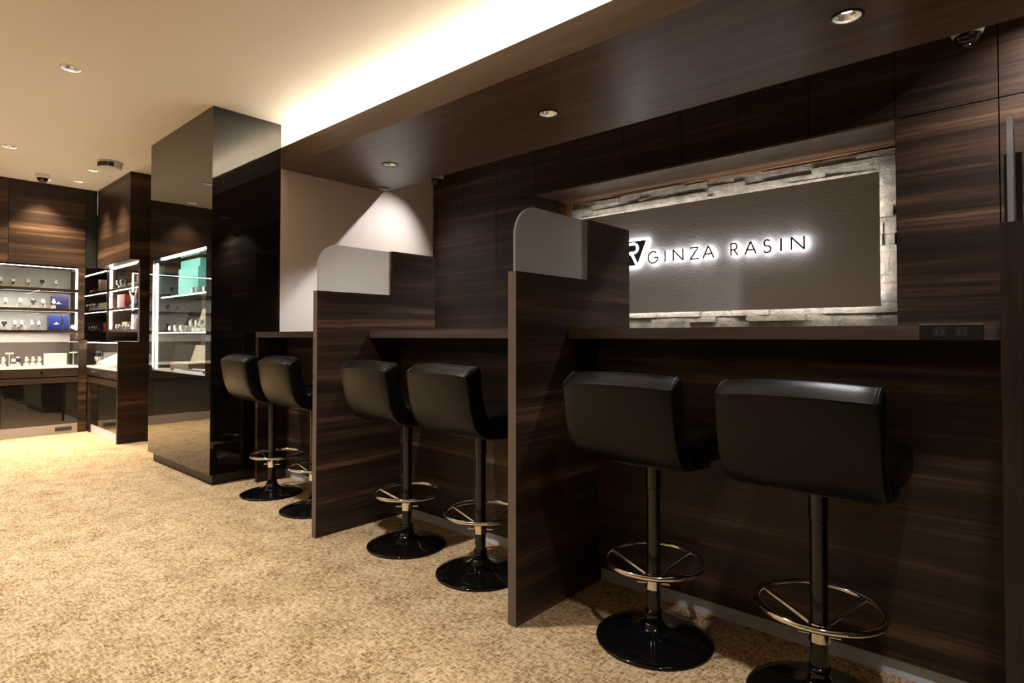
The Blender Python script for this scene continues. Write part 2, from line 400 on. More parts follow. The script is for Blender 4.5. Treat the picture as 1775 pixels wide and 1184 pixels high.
# small speaker disc and dome cameras, ceiling sensor
t = thing('ceiling_sensor', (-3.985, 2.86, ZS), 'thin round disc flush on the soffit in the corner above the white wall', 'sensor')
MB().lathe([(.055, 0), (.055, -.006), (.045, -.010), (0, -.011)], 36).build('disc', 'wood_flat', t, smooth='auto')
MB().lathe([(.058, 0), (.058, -.004), (.055, -.007), (.055, 0)], 36).build('rim', 'edge', t, smooth='auto')
def dome(x, y, z, r, hh, label, tilt=0):
    t = thing('dome_camera', (x, y, z), label, 'security camera', rz=tilt)
    MB().lathe([(r, 0), (r*1.03, -hh*.5), (r, -hh+.004), (r*.93, -hh-.008), (r*.80, -hh-.014), (0, -hh-.014)], 40).build('housing', 'white', t, smooth='auto')
    MB().lathe([(r*.80, -hh-.012), (r*.76, -hh-.014-r*.25), (r*.58, -hh-.014-r*.52), (r*.3, -hh-.014-r*.70), (0, -hh-.014-r*.75)], 40).build('dome_lens', 'lens', t, smooth=True)
    MB().lathe([(r*.26, -hh-.014-r*.50), (r*.26, -hh-.014-r*.73), (r*.14, -hh-.014-r*.765), (0, -hh-.014-r*.76)], 24).build('objective', 'chrome', t, smooth='auto')
    return t
dome(-3.87, 3.36, HC, .062, .155, 'small white dome camera with dark lens above the white wall, half hidden by the soffit')
dome(-.183, 3.36, HC, .062, .155, 'white dome camera with dark glossy lens at the upper right, half hidden by the soffit')
dome(-7.05, 1.145, HC, .055, .02, 'tiny white dome camera with dark lens on the far beige ceiling')
t = thing('ceiling_sensor', (-6.09, 1.46, HC), 'round white ceiling sensor with black louvred side near the wooden cabinet wall', 'sensor')
MB().lathe([(.088, 0), (.092, -.012), (.090, -.045), (.078, -.062), (0, -.064)], 48).build('housing', 'white', t, smooth='auto')
lv = MB()
for k in range(4):
    a0 = R(-106+k*28); a1 = a0+R(26)
    pts = [(.0935*math.cos(a), .0935*math.sin(a)) for a in [a0+(a1-a0)*j/6 for j in range(7)]]+[(.082*math.cos(a), .082*math.sin(a)) for a in [a1-(a1-a0)*j/6 for j in range(7)]]
    lv.prism(pts, 'Z', -.052, -.016)
lv.build('louvre', 'black', t)

# ------------------------------------------------------------ counters and partitions
X1, X2, X3, TP = -2.633, -1.319, -.0006, .036
YP, YST, YE, ZP, ZT = 1.507, 1.966, 2.2756, 1.227, 1.473
YT, YPN, ZT0, ZT1, ZK = 1.8137, 2.0227, .991, 1.029, .055
def partition(x, label):
    t = thing('partition', (x, YP, 0), label, 'partition', 'stepped wooden partitions between the counter bays')
    d1, d2 = YST-YP, YE-YP
    MB().prism([(.0015, 0), (d2, 0), (d2, ZT), (d1+.0015, ZT), (d1+.0015, ZP), (.0015, ZP)], 'X', -TP, 0).build('panel', 'wood', t, bevel=.0006)
    MB().box(-TP, 0, 0, .0012, 0, ZP).build('front_edge', 'wood_up' if x > -1 else 'edge', t)
    MB().box(-TP, 0, d1, d1+.0012, ZP+.0005, ZT).build('upper_edge', 'channel', t)
    r = .115; y0, y1, z0, z1 = .012, d1-.001, ZP+.0005, ZT-.004
    poly = [(y0, z0)]+[(y0+r-r*math.cos(a), z1-r+r*math.sin(a)) for a in [R(90)*k/14 for k in range(15)]]+[(y1, z1), (y1, z0)]
    MB().prism(poly, 'X', -TP/2-.005, -TP/2+.005).build('glass_screen', 'frost', t, bevel=.0008)
    return t
partition(X1, 'stepped wooden partition with a frosted glass corner nearest the white wall')
partition(X2, 'stepped wooden partition with a frosted glass corner in the middle, left of the lit sign')
partition(X3, 'stepped wooden partition at the right edge of the photo, seen edge on')
def counter(x0, x1, label, end=False):
    t = thing('counter', ((x0+x1)/2, YT, 0), label, 'counter', 'wooden counter bays'); h = (x1-x0)/2-.0005
    MB().box(-h, h, .0012, .80, ZT0, ZT1).build('countertop', 'wood', t, bevel=.001)
    MB().box(-h, h, 0, .0011, ZT0, ZT1).build('front_edge', 'edge_dark', t)
    MB().box(-h, h, YPN-YT, YPN-YT+.02, ZK, ZT0-.001).build('front_panel', 'wood', t)
    MB().box(-h, h, YPN-YT+.018, YPN-YT+.03, 0, ZK-.001).build('kick_plate', 'steel', t)
    MB().box(-h, h, .74, .76, .0, ZT0-.001).build('rear_panel', 'wood', t)
    if end: MB().box(-h, -h+.035, .0, YPN-YT-.001, 0, ZT0-.001).build('end_panel', 'wood', t, bevel=.001)
    return t
counter(-3.972, X1-TP, 'wooden counter bay beside the white wall with an end panel', True)
counter(X1, X2-TP, 'middle wooden counter bay between the two frosted glass partitions')
counter(X2, X3-TP, 'nearest wooden counter bay with the black power outlet, under the lit sign')
counter(X3, 1.28, 'wooden counter bay past the right edge of the photo')
t = thing('power_outlet', (-.139, YT, (ZT0+ZT1)/2), 'black double power outlet on the front edge of the nearest countertop', 'power outlet')
MB().box(-.064, .064, -.009, 0, -.0195, .0205).build('face_plate', 'black', t, bevel=.0015)
for cx in (-.022, .022):
    s = MB().box(cx-.014, cx+.014, -.0105, -.0088, -.011, .012).build('socket', 'dark', t, bevel=.001)
    MB().box(cx-.0065, cx-.005, -.0110, -.0104, -.006, .006).box(cx+.005, cx+.0065, -.0110, -.0104, -.005, .005).build('slot', 'slot', s)

# ------------------------------------------------------------ bar stools
SY = 1.757
def make_stool(loc, label):
    t = thing('bar_stool', loc, label, 'bar stool', 'black leather bar stools at the counter')
    MB().lathe([(0, 0), (.186, 0), (.190, .004), (.186, .009), (.16, .014), (.12, .020), (.085, .027), (.055, .038), (.039, .052), (.031, .068), (.0275, .085), (.0265, .100), (0, .100)], 64).build('base', 'gloss', t, smooth=True)
    MB().cyl((0, 0, .10), .0225, .40, n=32).build('pole', 'pole', t, smooth='auto')
    MB().lathe([(.0225, .498), (.0245, .50), (.0245, .585), (.0, .585)], 32).build('gas_lift_cover', 'pole', t, smooth='auto')
    rc = (-.0, .065, .236); rr = .163
    MB().tube([(rc[0]+rr*math.cos(2*math.pi*k/56), rc[1]+rr*math.sin(2*math.pi*k/56), rc[2]) for k in range(56)], .0095, True, 12).build('foot_ring', 'chrome', t, smooth=True)
    for a in (38, 158):
        e = (rc[0]+rr*.98*math.cos(R(a)), rc[1]+rr*.98*math.sin(R(a)), rc[2]); L = math.hypot(e[0], e[1])
        MB().tube([(e[0]/L*.02, e[1]/L*.02, .200), e], .0065, False, 10).build('spoke', 'chrome', t, smooth='auto')
    MB().tube([(0, -.022, .205), (0, -.095, .236)], .0065, False, 10).build('spoke', 'chrome', t, smooth='auto')
    col = MB().cyl((0, 0, .168), .0275, .05, n=32).build('clamp_collar', 'chrome', t, smooth='auto')
    for xs_ in (-.052, .024): MB().cyl((xs_, 0, .183), .006, .028, 'X', 12).build('clamp_screw', 'chrome', col, smooth='auto')
    # seat cushion
    MB().box(-.190, .190, -.145, .248, .594, .692).build('seat', 'leather', t, smooth=True, bevel=.022)
    MB().box(-.10, .10, -.09, .11, .583, .602).build('seat_plate', 'pole', t, bevel=.002)
    # curved backrest running down and under the seat
    outer = [(-.2705, .848), (-.269, .838), (-.262, .80), (-.250, .745), (-.234, .695), (-.212, .650), (-.180, .617), (-.130, .600), (-.06, .591), (.02, .588)]
    inner = [(.02, .600), (-.06, .606), (-.10, .64), (-.140, .675), (-.160, .72), (-.178, .77), (-.191, .82), (-.197, .866), (-.201, .876), (-.210, .881), (-.224, .879), (-.246, .867), (-.266, .852)]
    sec = outer+inner; cy = sum(p[0] for p in sec)/len(sec); cz = sum(p[1] for p in sec)/len(sec)
    mb = MB(); rows = []
    us = [-1, -.985, -.94, -.75, -.5, -.25, 0, .25, .5, .75, .94, .985, 1]
    for u in us:
        sh = .012 if abs(u) > .99 else (.004 if abs(u) > .98 else 0); ring = []
        for (y, z) in sec:
            hgt = max(0, min(1, (z-.60)/.28)); yy = y+.022*u*u*hgt; zz = z+.010*(1-u*u)*max(0, (hgt-.5)*2)
            n = math.hypot(yy-cy, zz-cz); yy -= (yy-cy)/n*sh; zz -= (zz-cz)/n*sh
            ring.append(mb.bm.verts.new((.19*u, yy, zz)))
        rows.append(ring)
    n = len(sec)
    for A, B in zip(rows, rows[1:]):
        for k in range(n): mb.bm.faces.new((A[k], A[(k+1) % n], B[(k+1) % n], B[k]))
    mb.bm.faces.new(rows[0]); mb.bm.faces.new(rows[-1][::-1])
    back = mb.build('backrest', 'leather', t, smooth='auto')
    for u in (-.93, .93, -.965, .965):
        pts = []
        for (y, z) in [inner[k] for k in (7, 8, 9, 10, 11, 12)]+[outer[0], outer[1]]:
            hgt = max(0, min(1, (z-.60)/.28)); pts.append((.19*u, y+.022*u*u*hgt-(.0006 if y < -.26 else 0), z+.010*(1-u*u)*max(0, (hgt-.5)*2)+.0006))
        MB().tube(pts, .0016, False, 8).build('piping', 'leather', back, smooth=True)
    pts = []
    for k in range(25):
        u = -1+2*k/24; z = .847; hgt = (z-.6)/.28; pts.append((.1885*u, -.2708+.022*u*u*hgt, z+.010*(1-u*u)*(hgt-.5)*2))
    MB().tube(pts, .0012, False, 6).build('seam', 'leather', back, smooth=True)
    return t
st_l = ['black leather bar stool standing leftmost, next to the glossy black column', 'black leather bar stool half hidden behind the first wooden partition from the left',
        'black leather bar stool at the middle counter bay, its left one', 'black leather bar stool at the middle counter bay, partly behind the tall middle partition',
        'black leather bar stool at the nearest counter bay, its left one', 'largest black leather bar stool, nearest the camera at the lower right']
sx = [(-3.604, -2), (-3.091, -2), (-2.232, -3), (-1.737, -2), (-.931, 0), (-.432, 0)]
s0 = make_stool((sx[0][0], SY, 0), st_l[0]); s0.rotation_euler.z = R(sx[0][1])
stools = [s0]+[copy_tree(s0, (x, SY, 0), R(a), l) for (x, a), l in list(zip(sx, st_l))[1:]]
for s_, a in zip(stools, (38, 42, 50, 36, 27, 15)):       # the clamped foot rings sit at slightly different angles
    for ch in s_.children:
        if ch.name.split('.')[0] in ('foot_ring', 'spoke', 'clamp_collar'): ch.rotation_euler.z = R(a)

# ------------------------------------------------------------ sign
BY = 3.80; BX0, BX1, BZ0, BZ1 = -2.72, -.607, 1.170, 1.929
sg = thing('sign', (-1.66, BY, BZ0), 'large grey plaster sign board with glowing raised lettering on the stone wall', 'sign')
off = Vector((-1.66, BY, BZ0))
def L3(x, y, z): return (x-off.x, y-off.y, z-off.z)
def lbox(mb, x0, x1, y0, y1, z0, z1): return mb.box(x0-off.x, x1-off.x, y0-off.y, y1-off.y, z0-off.z, z1-off.z)
lbox(MB(), BX0, BX1, BY, BY+.02, BZ0, BZ1).build('board', 'plaster', sg, bevel=.001)
e = .045
lbox(lbox(lbox(lbox(MB(), BX0+e, BX1-e, BY+.0205, BY+.033, BZ1-e-.01, BZ1-e), BX0+e, BX1-e, BY+.0205, BY+.033, BZ0+e, BZ0+e+.01), BX0+e, BX0+e+.01, BY+.0205, BY+.033, BZ0+e+.012, BZ1-e-.012), BX1-e-.01, BX1-e, BY+.0205, BY+.033, BZ0+e+.012, BZ1-e-.012).build('back_light', 'back_led', sg)
lbox(MB(), BX0+.25, BX1-.25, BY+.0205, RY-.034, BZ0+.15, BZ1-.15).build('mount', 'black', sg)
KS = 3.775/3.40
def stroke(mb, pts, wd, y0, y1, closed=False):
    pts = [Vector(p) for p in pts]; n = len(pts)
    Lf, Rt = [], []
    for i, p in enumerate(pts):
        a = pts[i-1] if (i > 0 or closed) else None; b = pts[(i+1) % n] if (i < n-1 or closed) else None
        d1 = (p-a).normalized() if a is not None else None; d2 = (b-p).normalized() if b is not None else None
        if d1 is None: d1 = d2
        if d2 is None: d2 = d1
        n1 = Vector((-d1.y, d1.x)); n2 = Vector((-d2.y, d2.x)); mm = (n1+n2)
        mm = mm/max(mm.length, 1e-6); k = min(1/max(mm.dot(n1), .35), 2.6)
        Lf.append(p+mm*wd/2*k); Rt.append(p-mm*wd/2*k)
    rng = range(n if closed else n-1)
    V = lambda q, y: mb.bm.verts.new((q.x, y, q.y))
    for i in rng:
        j = (i+1) % n
        q = [Lf[i], Lf[j], Rt[j], Rt[i]]
        A = [V(c, y0) for c in q]; B = [V(c, y1) for c in q]
        mb.bm.faces.new(A); mb.bm.faces.new(B[::-1])
        for k in range(4): mb.bm.faces.new((A[k], B[k], B[(k+1) % 4], A[(k+1) % 4]))
def arc(cx, cz, rx, rz, a0, a1, n=16): return [(cx+rx*math.cos(R(a0+(a1-a0)*k/n)), cz+rz*math.sin(R(a0+(a1-a0)*k/n))) for k in range(n+1)]
GL = {
 'G': [arc(.52, .5, .48, .5, 48, 345, 22)+[(.98, .46), (.60, .46)]],
 'I': [[(.5, 0), (.5, 1)]],
 'N': [[(.02, 0), (.02, 1)], [(.02, .97), (.98, .03)], [(.98, 0), (.98, 1)]],
 'Z': [[(.04, .97), (.94, .97)], [(.93, .97), (.03, .03)], [(.02, .03), (1, .03)]],
 'A': [[(.0, 0), (.5, 1)], [(.5, 1), (1, 0)], [(.2, .34), (.8, .34)]],
 'R': [[(.03, 0), (.03, 1)], [(.03, .97), (.40, .97)]+arc(.42, .72, .42, .25, 90, -90, 10)+[(.03, .47)], [(.42, .47), (.98, 0)]],
 'S': [arc(.5, .745, .38, .235, 30, 200, 10)+arc(.5, .745, .38, .235, 215, 262, 4)+arc(.5, .26, .45, .25, 78, -60, 9)+arc(.5, .26, .45, .25, -75, -155, 6)]}
word = [('G', -1.829, -1.758), ('I', -1.714, -1.702), ('N', -1.654, -1.587), ('Z', -1.542, -1.485), ('A', -1.459, -1.392),
        ('R', -1.289, -1.247), ('A', -1.207, -1.145), ('S', -1.106, -1.062), ('I', -1.016, -1.004), ('N', -.957, -.890)]
LZ0, LZ1 = 1+.473*KS, 1+.546*KS
for ch, a, b in word:
    a *= KS; b *= KS
    mb, mf = MB(), MB()
    for pl in GL[ch]:
        p = [(a+(b-a)*u-off.x, LZ0+(LZ1-LZ0)*v-off.z) for u, v in pl]
        stroke(mb, p, .0080, -.001, -.030); stroke(mf, p, .0105, -.0302, -.0325)
    o = mb.build('letter', 'halo', sg)
    mf.build('letter_face', 'brown_metal', o)
# emblem: inverted triangular plate with a letter R cut out in light
def ez(z): return 1+(z-1)*KS-off.z
def ex(x): return x*KS-off.x
pl = [(ex(-2.075), ez(1.630)), (ex(-1.843), ez(1.630)), (ex(-1.905), ez(1.485)), (ex(-1.952), ez(1.462)), (ex(-2.02), ez(1.462))]
em = MB().prism([(ex(-2.085), ez(1.636)), (ex(-1.828), ez(1.636)), (ex(-1.898), ez(1.462)), (ex(-2.02), ez(1.462))], 'Y', -.001, -.022).build('emblem', 'halo', sg)
MB().prism([(ex(-2.078), ez(1.630)), (ex(-1.845), ez(1.630)), (ex(-1.912), ez(1.468)), (ex(-2.016), ez(1.468))], 'Y', -.0222, -.0245).build('emblem_face', 'emblem_black', em)
rm = MB()
stroke(rm, [(ex(-2.02), ez(1.612)), (ex(-1.935), ez(1.612))]+[(ex(-1.937)+.030*KS*math.cos(R(t_)), ez(1.582)+.030*KS*math.sin(R(t_))) for t_ in (75, 45, 15, -15, -45, -75)]+[(ex(-1.965), ez(1.552)), (ex(-1.945), ez(1.535)), (ex(-1.912), ez(1.468))], .018, -.0246, -.027)
rm.build('emblem_letter', 'halo', em)
#@@PART3
# ------------------------------------------------------------ far wall display cabinet (facing the room along +X)
def ordn(n): return ('first', 'second', 'third', 'fourth', 'fifth', 'sixth', 'seventh', 'eighth', 'ninth', 'tenth', 'eleventh', 'twelfth')[n-1]
t = thing('display_cabinet', (XA, .55, 0), 'long wooden wall display cabinet with lit shelves and glass counter at far left', 'display cabinet')
y0, y1 = -.60, .96           # local y (world -.05 .. 1.51)
XB = -.32                    # back of the niche
MB().box(XB-.02, XB, y0, y1+.0, .935, 1.72).build('lining', 'back_white', t)
MB().box(XB-.02, XB, y0, y1+.0, .70, .934).build('counter_lining', 'brown_lining', t)
MB().box(XB, -.0, y1-.0+.001, y1+.06, .96, 1.72).box(XB, .04, y1+.001, y1+.076, 0, .955).build('side_panel', 'wood', t)
for k, (a, b_) in enumerate(((-.60, .40), (.40, 1.021))):
    MB().box(XB, 0, a+.002, b_-.002, 1.722, HC-.002).build('upper_panel', 'wood', t)
MB().box(XB, -.02, y0, y1, 1.705, 1.7215).build('niche_top', 'wood', t)
for zz, nm in ((1.455, 'shelf'), (1.250, 'shelf'), (1.028, 'shelf')):
    MB().box(XB+.001, -.012, y0, y1-.001, zz, zz+.032).build(nm, 'wood', t, bevel=.001)
    MB().box(-.045, -.020, y0, y1-.001, zz-.004, zz-.001).build('led_strip', 'led_hid', t)
    MB().box(-.017, -.012, y0, y1-.001, zz-.008, zz-.0005).build('shelf_lip', 'wood', t)
MB().box(-.045, -.022, y0, y1-.001, 1.701, 1.704).build('led_strip', 'led', t)
MB().box(-.030, -.016, y1-.014, y1-.002, 1.062, 1.69).build('led_strip', 'led', t)
for a, b_ in ((-.60, .375), (.378, y1-.002)):
    MB().box(-.009, -.004, a, b_, 1.062, 1.69).build('glass_door', 'glass', t)
    MB().box(-.014, .002, b_-.045, b_-.02, 1.672, 1.694).build('door_hinge', 'silver', t, bevel=.002)
# counter glass box and drawers
MB().box(.001, .06, y0, y1, .935, .941).build('glass_top', 'glass', t)
MB().box(.055, .060, y0, y1, .70, .934).build('glass_front', 'glass', t)
MB().box(-.2, .054, y1-.006, y1-.001, .70, .934).build('glass_end', 'glass', t)
MB().box(XB+.001, .062, y0, y1, .672, .694).build('counter_base', 'stand', t, bevel=.001)
for a, b_ in ((-.60, -.25), (-.246, .354), (.358, y1)):
    d = MB().box(.035, .06, a, b_, .588, .670).build('drawer', 'wood', t, bevel=.001)
    MB().cyl((.06, (a+b_)/2, .632), .011, .010, 'X', 20).build('knob', 'chrome', d, smooth='auto')
    MB().box(.030, .048, a+.001, b_-.001, .104, .520).build('door', 'panel_black', t, bevel=.001)
MB().box(XB, .035, y0, y1, .001, .587).build('carcass', 'wood', t)
MB().box(.0355, .06, y0, y1, .522, .575).build('rail', 'wood', t, bevel=.001)
MB().box(.0355, .052, y0, y1, .001, .100).build('kick_plate', 'kick', t)
v = MB().box(.0522, .0545, .775, .915, .032, .072).build('vent_grille', 'edge', t)
vs = MB()
for k in range(9): vs.box(.0546, .0556, .780+k*.0148, .789+k*.0148, .036, .068)
vs.build('vent_slots', 'dark', v)

# ------------------------------------------------------------ second cabinet (faces -Y)
DB = 1.755; BX = -6.32
t = thing('display_cabinet', (BX+.05, DB, 0), 'short wooden display cabinet with lit shelves between far corner and black column', 'display cabinet')
bx0, bx1 = -2.45, -.05        # local x of display (world -8.72 .. -6.32)
yb = .42
MB().box(bx0, bx1+.05, yb, yb+.02, .70, 1.72).build('lining', 'brown_box', t)
MB().box(bx1+.001, 0, 0, yb, .945, 1.72).build('side_panel', 'wood', t)
MB().box(-.030, 0, -.17, yb, 0, .944).build('side_panel', 'wood', t)
MB().box(bx1-1.115, bx1-1.03, .012, yb, .96, 1.718).build('stile', 'wood', t)
MB().box(-1.11, 0, -.087, yb, 1.7225, HC-.002).build('upper_panel', 'wood', t)
for zz in (1.478, 1.270):
    for a, b_ in ((bx0, bx1-1.116), (bx1-1.029, bx1)):
        MB().box(a, b_, .014, yb-.001, zz, zz+.024).build('shelf', 'wood', t, bevel=.001)
        MB().box(a+.01, b_-.01, .022, .046, zz-.004, zz-.001).build('led_strip', 'led', t)
MB().box(bx0, bx1, .004, yb-.001, 1.042, 1.066).build('shelf', 'wood', t, bevel=.001)
for a, b_ in ((bx0, bx1-1.116), (bx1-1.029, bx1)):
    MB().box(a+.01, b_-.01, .022, .046, 1.712, 1.716).build('led_strip', 'led', t)
    MB().box(a+.002, b_-.002, .000, .004, 1.068, 1.70).build('glass_door', 'glass', t)
    MB().box(a+.012, a+.03, -.006, .006, 1.685, 1.702).build('door_hinge', 'silver', t, bevel=.002)
    MB().box(b_-.03, b_-.012, -.006, .006, 1.685, 1.702).build('door_hinge', 'silver', t, bevel=.002)
MB().box(bx1-1.024, bx1-1.006, .02, .036, 1.075, 1.70).build('led_strip', 'led_bright', t)
MB().box(bx0, bx1, .004, .03, .942, .952).build('front_rail', 'silver', t)
MB().box(-1.13, -.031, -.17, .0, .936, .941).build('glass_top', 'glass', t)
MB().box(-1.13, -.031, -.17, -.165, .695, .935).build('glass_front', 'glass', t)
MB().box(-1.12, -.04, -.160, -.145, .931, .935).build('led_strip', 'led_hid', t)
MB().box(-1.13, -.031, -.17, yb-.001, .672, .694).build('counter_base', 'stand', t, bevel=.001)
MB().box(-1.13, -.031, yb-.012, yb-.001, .70, .93).build('counter_lining', 'brown_box', t)
for a, b_ in ((-1.13, -.58), (-.578, -.031)):
    d = MB().box(a, b_, -.17, -.145, .592, .670).build('drawer', 'wood', t, bevel=.001)
    MB().cyl(((a+b_)/2, -.18, .632), .010, .010, 'Y', 20).build('knob', 'chrome', d, smooth='auto')
MB().box(-1.13, -.031, -.14, yb-.002, .001, .590).build('carcass', 'wood', t)
MB().box(-1.13, -.031, -.168, -.141, .520, .578).build('rail', 'wood', t, bevel=.001)
MB().box(-1.13, -1.0, -.160, -.141, .001, .518).build('corner_panel', 'wood', t)
MB().box(-.999, -.031, -.156, -.141, .092, .518).build('door', 'panel_black', t, bevel=.001)
MB().box(-.999, -.031, -.152, -.141, .001, .090).build('kick_plate', 'steel', t)

# ------------------------------------------------------------ showcase in the column
t = thing('showcase', ((OX0+OX1)/2, YC, OZ0), 'glazed showcase with bright light strips set into the glossy black column', 'display case')
hw = (OX1-OX0)/2-.001; dp = OY-YC-.002; hh = OZ1-OZ0
MB().box(-hw, hw, .004, dp, .001, .012).build('floor_plate', 'stand', t)
MB().box(-hw, hw, dp-.006, dp, .012, hh-.001).build('lining', 'brown_box', t)
for zz in (.293, .568):
    MB().box(-hw+.012, hw, .02, dp-.007, zz, zz+.008).build('glass_shelf', 'glass', t)
    MB().box(-hw+.17 if zz > .4 else -hw+.05, hw-.001, .012, .0195, zz+.001, zz+.007).build('shelf_led', 'led_bright', t)
MB().box(-hw+.032, -hw+.045, .012, .025, .02, hh-.03).build('led_strip', 'led_bright', t)
MB().box(-hw+.15, hw-.02, .010, .030, hh-.010, hh-.004).build('led_strip', 'led_bright', t)
for a, b_ in ((-hw+.001, -.08), (-.078, hw-.001)):
    gd = MB().box(a, b_, .001, .006, .013, hh-.003).build('glass_door', 'glass', t)
    for zz in (.014, hh-.030): 
        xx = a+.004 if a < -.2 else b_-.028
        MB().box(xx, xx+.024, -.003, .0005, zz, zz+.022).build('door_clamp', 'silver', gd, bevel=.002)
    xx = b_-.026 if a < -.2 else a+.004
    MB().box(xx, xx+.022, -.004, .0005, .014, .040).build('door_lock', 'silver', gd, bevel=.002)

# ------------------------------------------------------------ watches and goods
def make_stand():
    t = thing('watch_stand', (0, 0, 0), 'x', 'watch stand')
    MB().box(-.021, .021, -.016, .016, 0, .032).build('block', 'stand', t, bevel=.003)
    MB().lathe([(0, 0), (.010, 0), (.010, .022), (0, .022)], 16, (0, .004, .032)).build('post', 'stand', t, smooth='auto')
    return t
def make_watch(dial, strapm):
    # stands upright, faces -Y, base at z=0 (sits on its stand)
    t = thing('wristwatch', (0, 0, 0), 'x', 'watch')
    pts = [(0, .014+.020*math.cos(R(a)), .030+.031*math.sin(R(a))) for a in range(-250, 70, 20)]
    s = MB()
    for (x_, ya, za), (x2_, yb_, zb_) in zip(pts, pts[1:]):
        nn = Vector((0, yb_-ya, zb_-za)).normalized(); pr_ = Vector((0, -nn.z, nn.y))*.0022
        vs_ = []
        for xx in (-.0085, .0085):
            for (yy, zz_) in ((ya, za), (yb_, zb_)):
                for sg_ in (-1, 1): vs_.append(s.bm.verts.new((xx, yy+pr_.y*sg_, zz_+pr_.z*sg_)))
        for f in ((0,1,3,2),(4,6,7,5),(0,4,5,1),(2,3,7,6),(0,2,6,4),(1,5,7,3)): s.bm.faces.new([vs_[i] for i in f])
    s.build('strap', strapm, t)
    MB().lathe([(0, -.012), (.0205, -.012), (.0215, -.008), (.0205, 0), (0, 0)], 28, (0, .0, .032), 'Y').build('case', 'silver', t, smooth='auto')
    d = MB().lathe([(0, -.0128), (.0175, -.0126), (.0175, -.012), (0, -.012)], 28, (0, .0, .032), 'Y').build('dial', dial, t, smooth='auto')
    MB().box(-.0007, .0007, -.0138, -.0130, .032, .045).box(0, .009, -.0138, -.0130, .0313, .0327).build('hands', 'dial_black' if dial == 'dial_white' else 'dial_white', d)
    return t
SP = make_stand(); WP = [make_watch('dial_white', 'silver'), make_watch('dial_black', 'silver'), make_watch('dial_white', 'strap_black'), make_watch('dial_white', 'back_white')]
WD = ['pale dialled silver watch', 'dark dialled silver watch', 'pale dialled watch on a black strap', 'white dialled watch on a white strap']
first = {}
def put_watch(x, y, z, rz, kind, place, group, stand=True):
    if stand:
        if 'S' not in first: s = SP; first['S'] = 1; s.location = (x, y, z); s.rotation_euler.z = rz
        else: s = copy_tree(SP, (x, y, z), rz, '')
        s['label'] = 'small white watch stand, '+place; s['group'] = 'white stands '+group
    zz = z+(.036 if stand else .001)
    dx, dy = (math.sin(rz)*.005*-1, math.cos(rz)*.005*-1)
    o = WP[kind]
    if kind in first: o = copy_tree(WP[kind], (0, 0, 0), rz, '')
    first[kind] = 1
    off_ = .024 if stand else 0
    o.location = (x+math.sin(rz)*off_, y-math.cos(rz)*off_, zz); o.rotation_euler.z = rz
    o['label'] = WD[kind]+', '+place; o['group'] = 'watches '+group
RA = R(90)  # faces +X
rows = [(1.488, 'top shelf', [(1.343, 0), (1.228, 1), (1.120, 0), (1.003, 2), (.909, 0), (.80, 0), (.69, 1), (.58, 0), (.47, 0)]),
        (1.283, 'middle shelf', [(1.324, 3), (1.237, 0), (1.159, 1), (1.058, 3), (.947, 0), (.84, 0), (.73, 1), (.62, 0)]),
        (1.061, 'lowest shelf', [(1.205, 0), (1.153, 3), (1.072, 0), (1.019, 0), (.940, 1), (.84, 0), (.73, 1), (.62, 0)]),
        ]
for z_, nm, L_ in rows:
    for i, (y_, k_) in enumerate(L_):
        put_watch(-7.53, y_, z_, RA, k_, '%s from right on %s of far cabinet' % (ordn(i+1), nm), 'on the %s of the far cabinet' % nm)
for i, (y_, k_) in enumerate([(1.205, 3), (1.155, 3), (1.105, 3), (1.040, 1), (1.005, 2), (.93, 0)]):
    put_watch(-7.46, y_, .695, RA, k_, '%s from right in far glass counter' % ordn(i+1), 'in the far glass counter')
for i, y_ in enumerate((.975, 1.485)):
    t = thing('price_stand', (-7.45, y_, .695), 'slim white T-shaped display stand, %s end of the far glass counter' % ('left' if i == 0 else 'right'), 'display stand', 'T-shaped stands in the far glass counter')
    MB().cyl((0, 0, 0), .004, .125, n=10).build('post', 'stand', t); MB().box(-.018, .018, -.03, .03, .125, .139).build('top', 'stand', t, bevel=.002)
# boxes in far cabinet
def gift_box(name, loc, size, mat, label, cat='box', rz=0, band=None, logo=False, group=None, lid=True):
    t = thing(name, loc, label, cat, group, rz); x, y, z = size
    MB().box(-x/2, x/2, -y/2, y/2, 0, z*.62 if lid else z).build('box_base', mat, t, bevel=.002)
    if lid: MB().box(-x/2-.001, x/2+.001, -y/2-.001, y/2+.001, z*.62+.0015, z).build('lid', mat, t, bevel=.002)
    if band: MB().box(x/2+.0008, x/2+.003, y*.14, y*.24, .001, z-.001).build('ribbon', band, t)
    if logo:
        MB().lathe([(0, 0), (.007, 0), (.007, .0012), (0, .0012)], 12, (x/2+.0012, -y*.12, z*.50), 'X').box(x/2+.0012, x/2+.0024, -y*.12-.022, -y*.12+.022, z*.50-.018, z*.50-.010).build('logo', 'stand', t)
    return t
gift_box('gift_box', (-7.56, 1.385, 1.283), (.07, .145, .135), 'violet', 'dark violet-blue box standing at the right end of the middle shelf', logo=True, lid=False)
gift_box('gift_box', (-7.55, 1.372, 1.061), (.07, .172, .155), 'blue', 'bright blue box with a silver band on the lowest shelf', band='silver', logo=True, lid=False)
gift_box('jewellery_box', (-7.47, 1.338, .695), (.10, .175, .125), 'stand', 'plain white box on the glass counter of the far cabinet', lid=False)
put_watch(-7.50, 1.482, 1.061, RA, 2, 'beside the bright blue box on the lowest shelf', 'on the lowest shelf of the far cabinet', False)
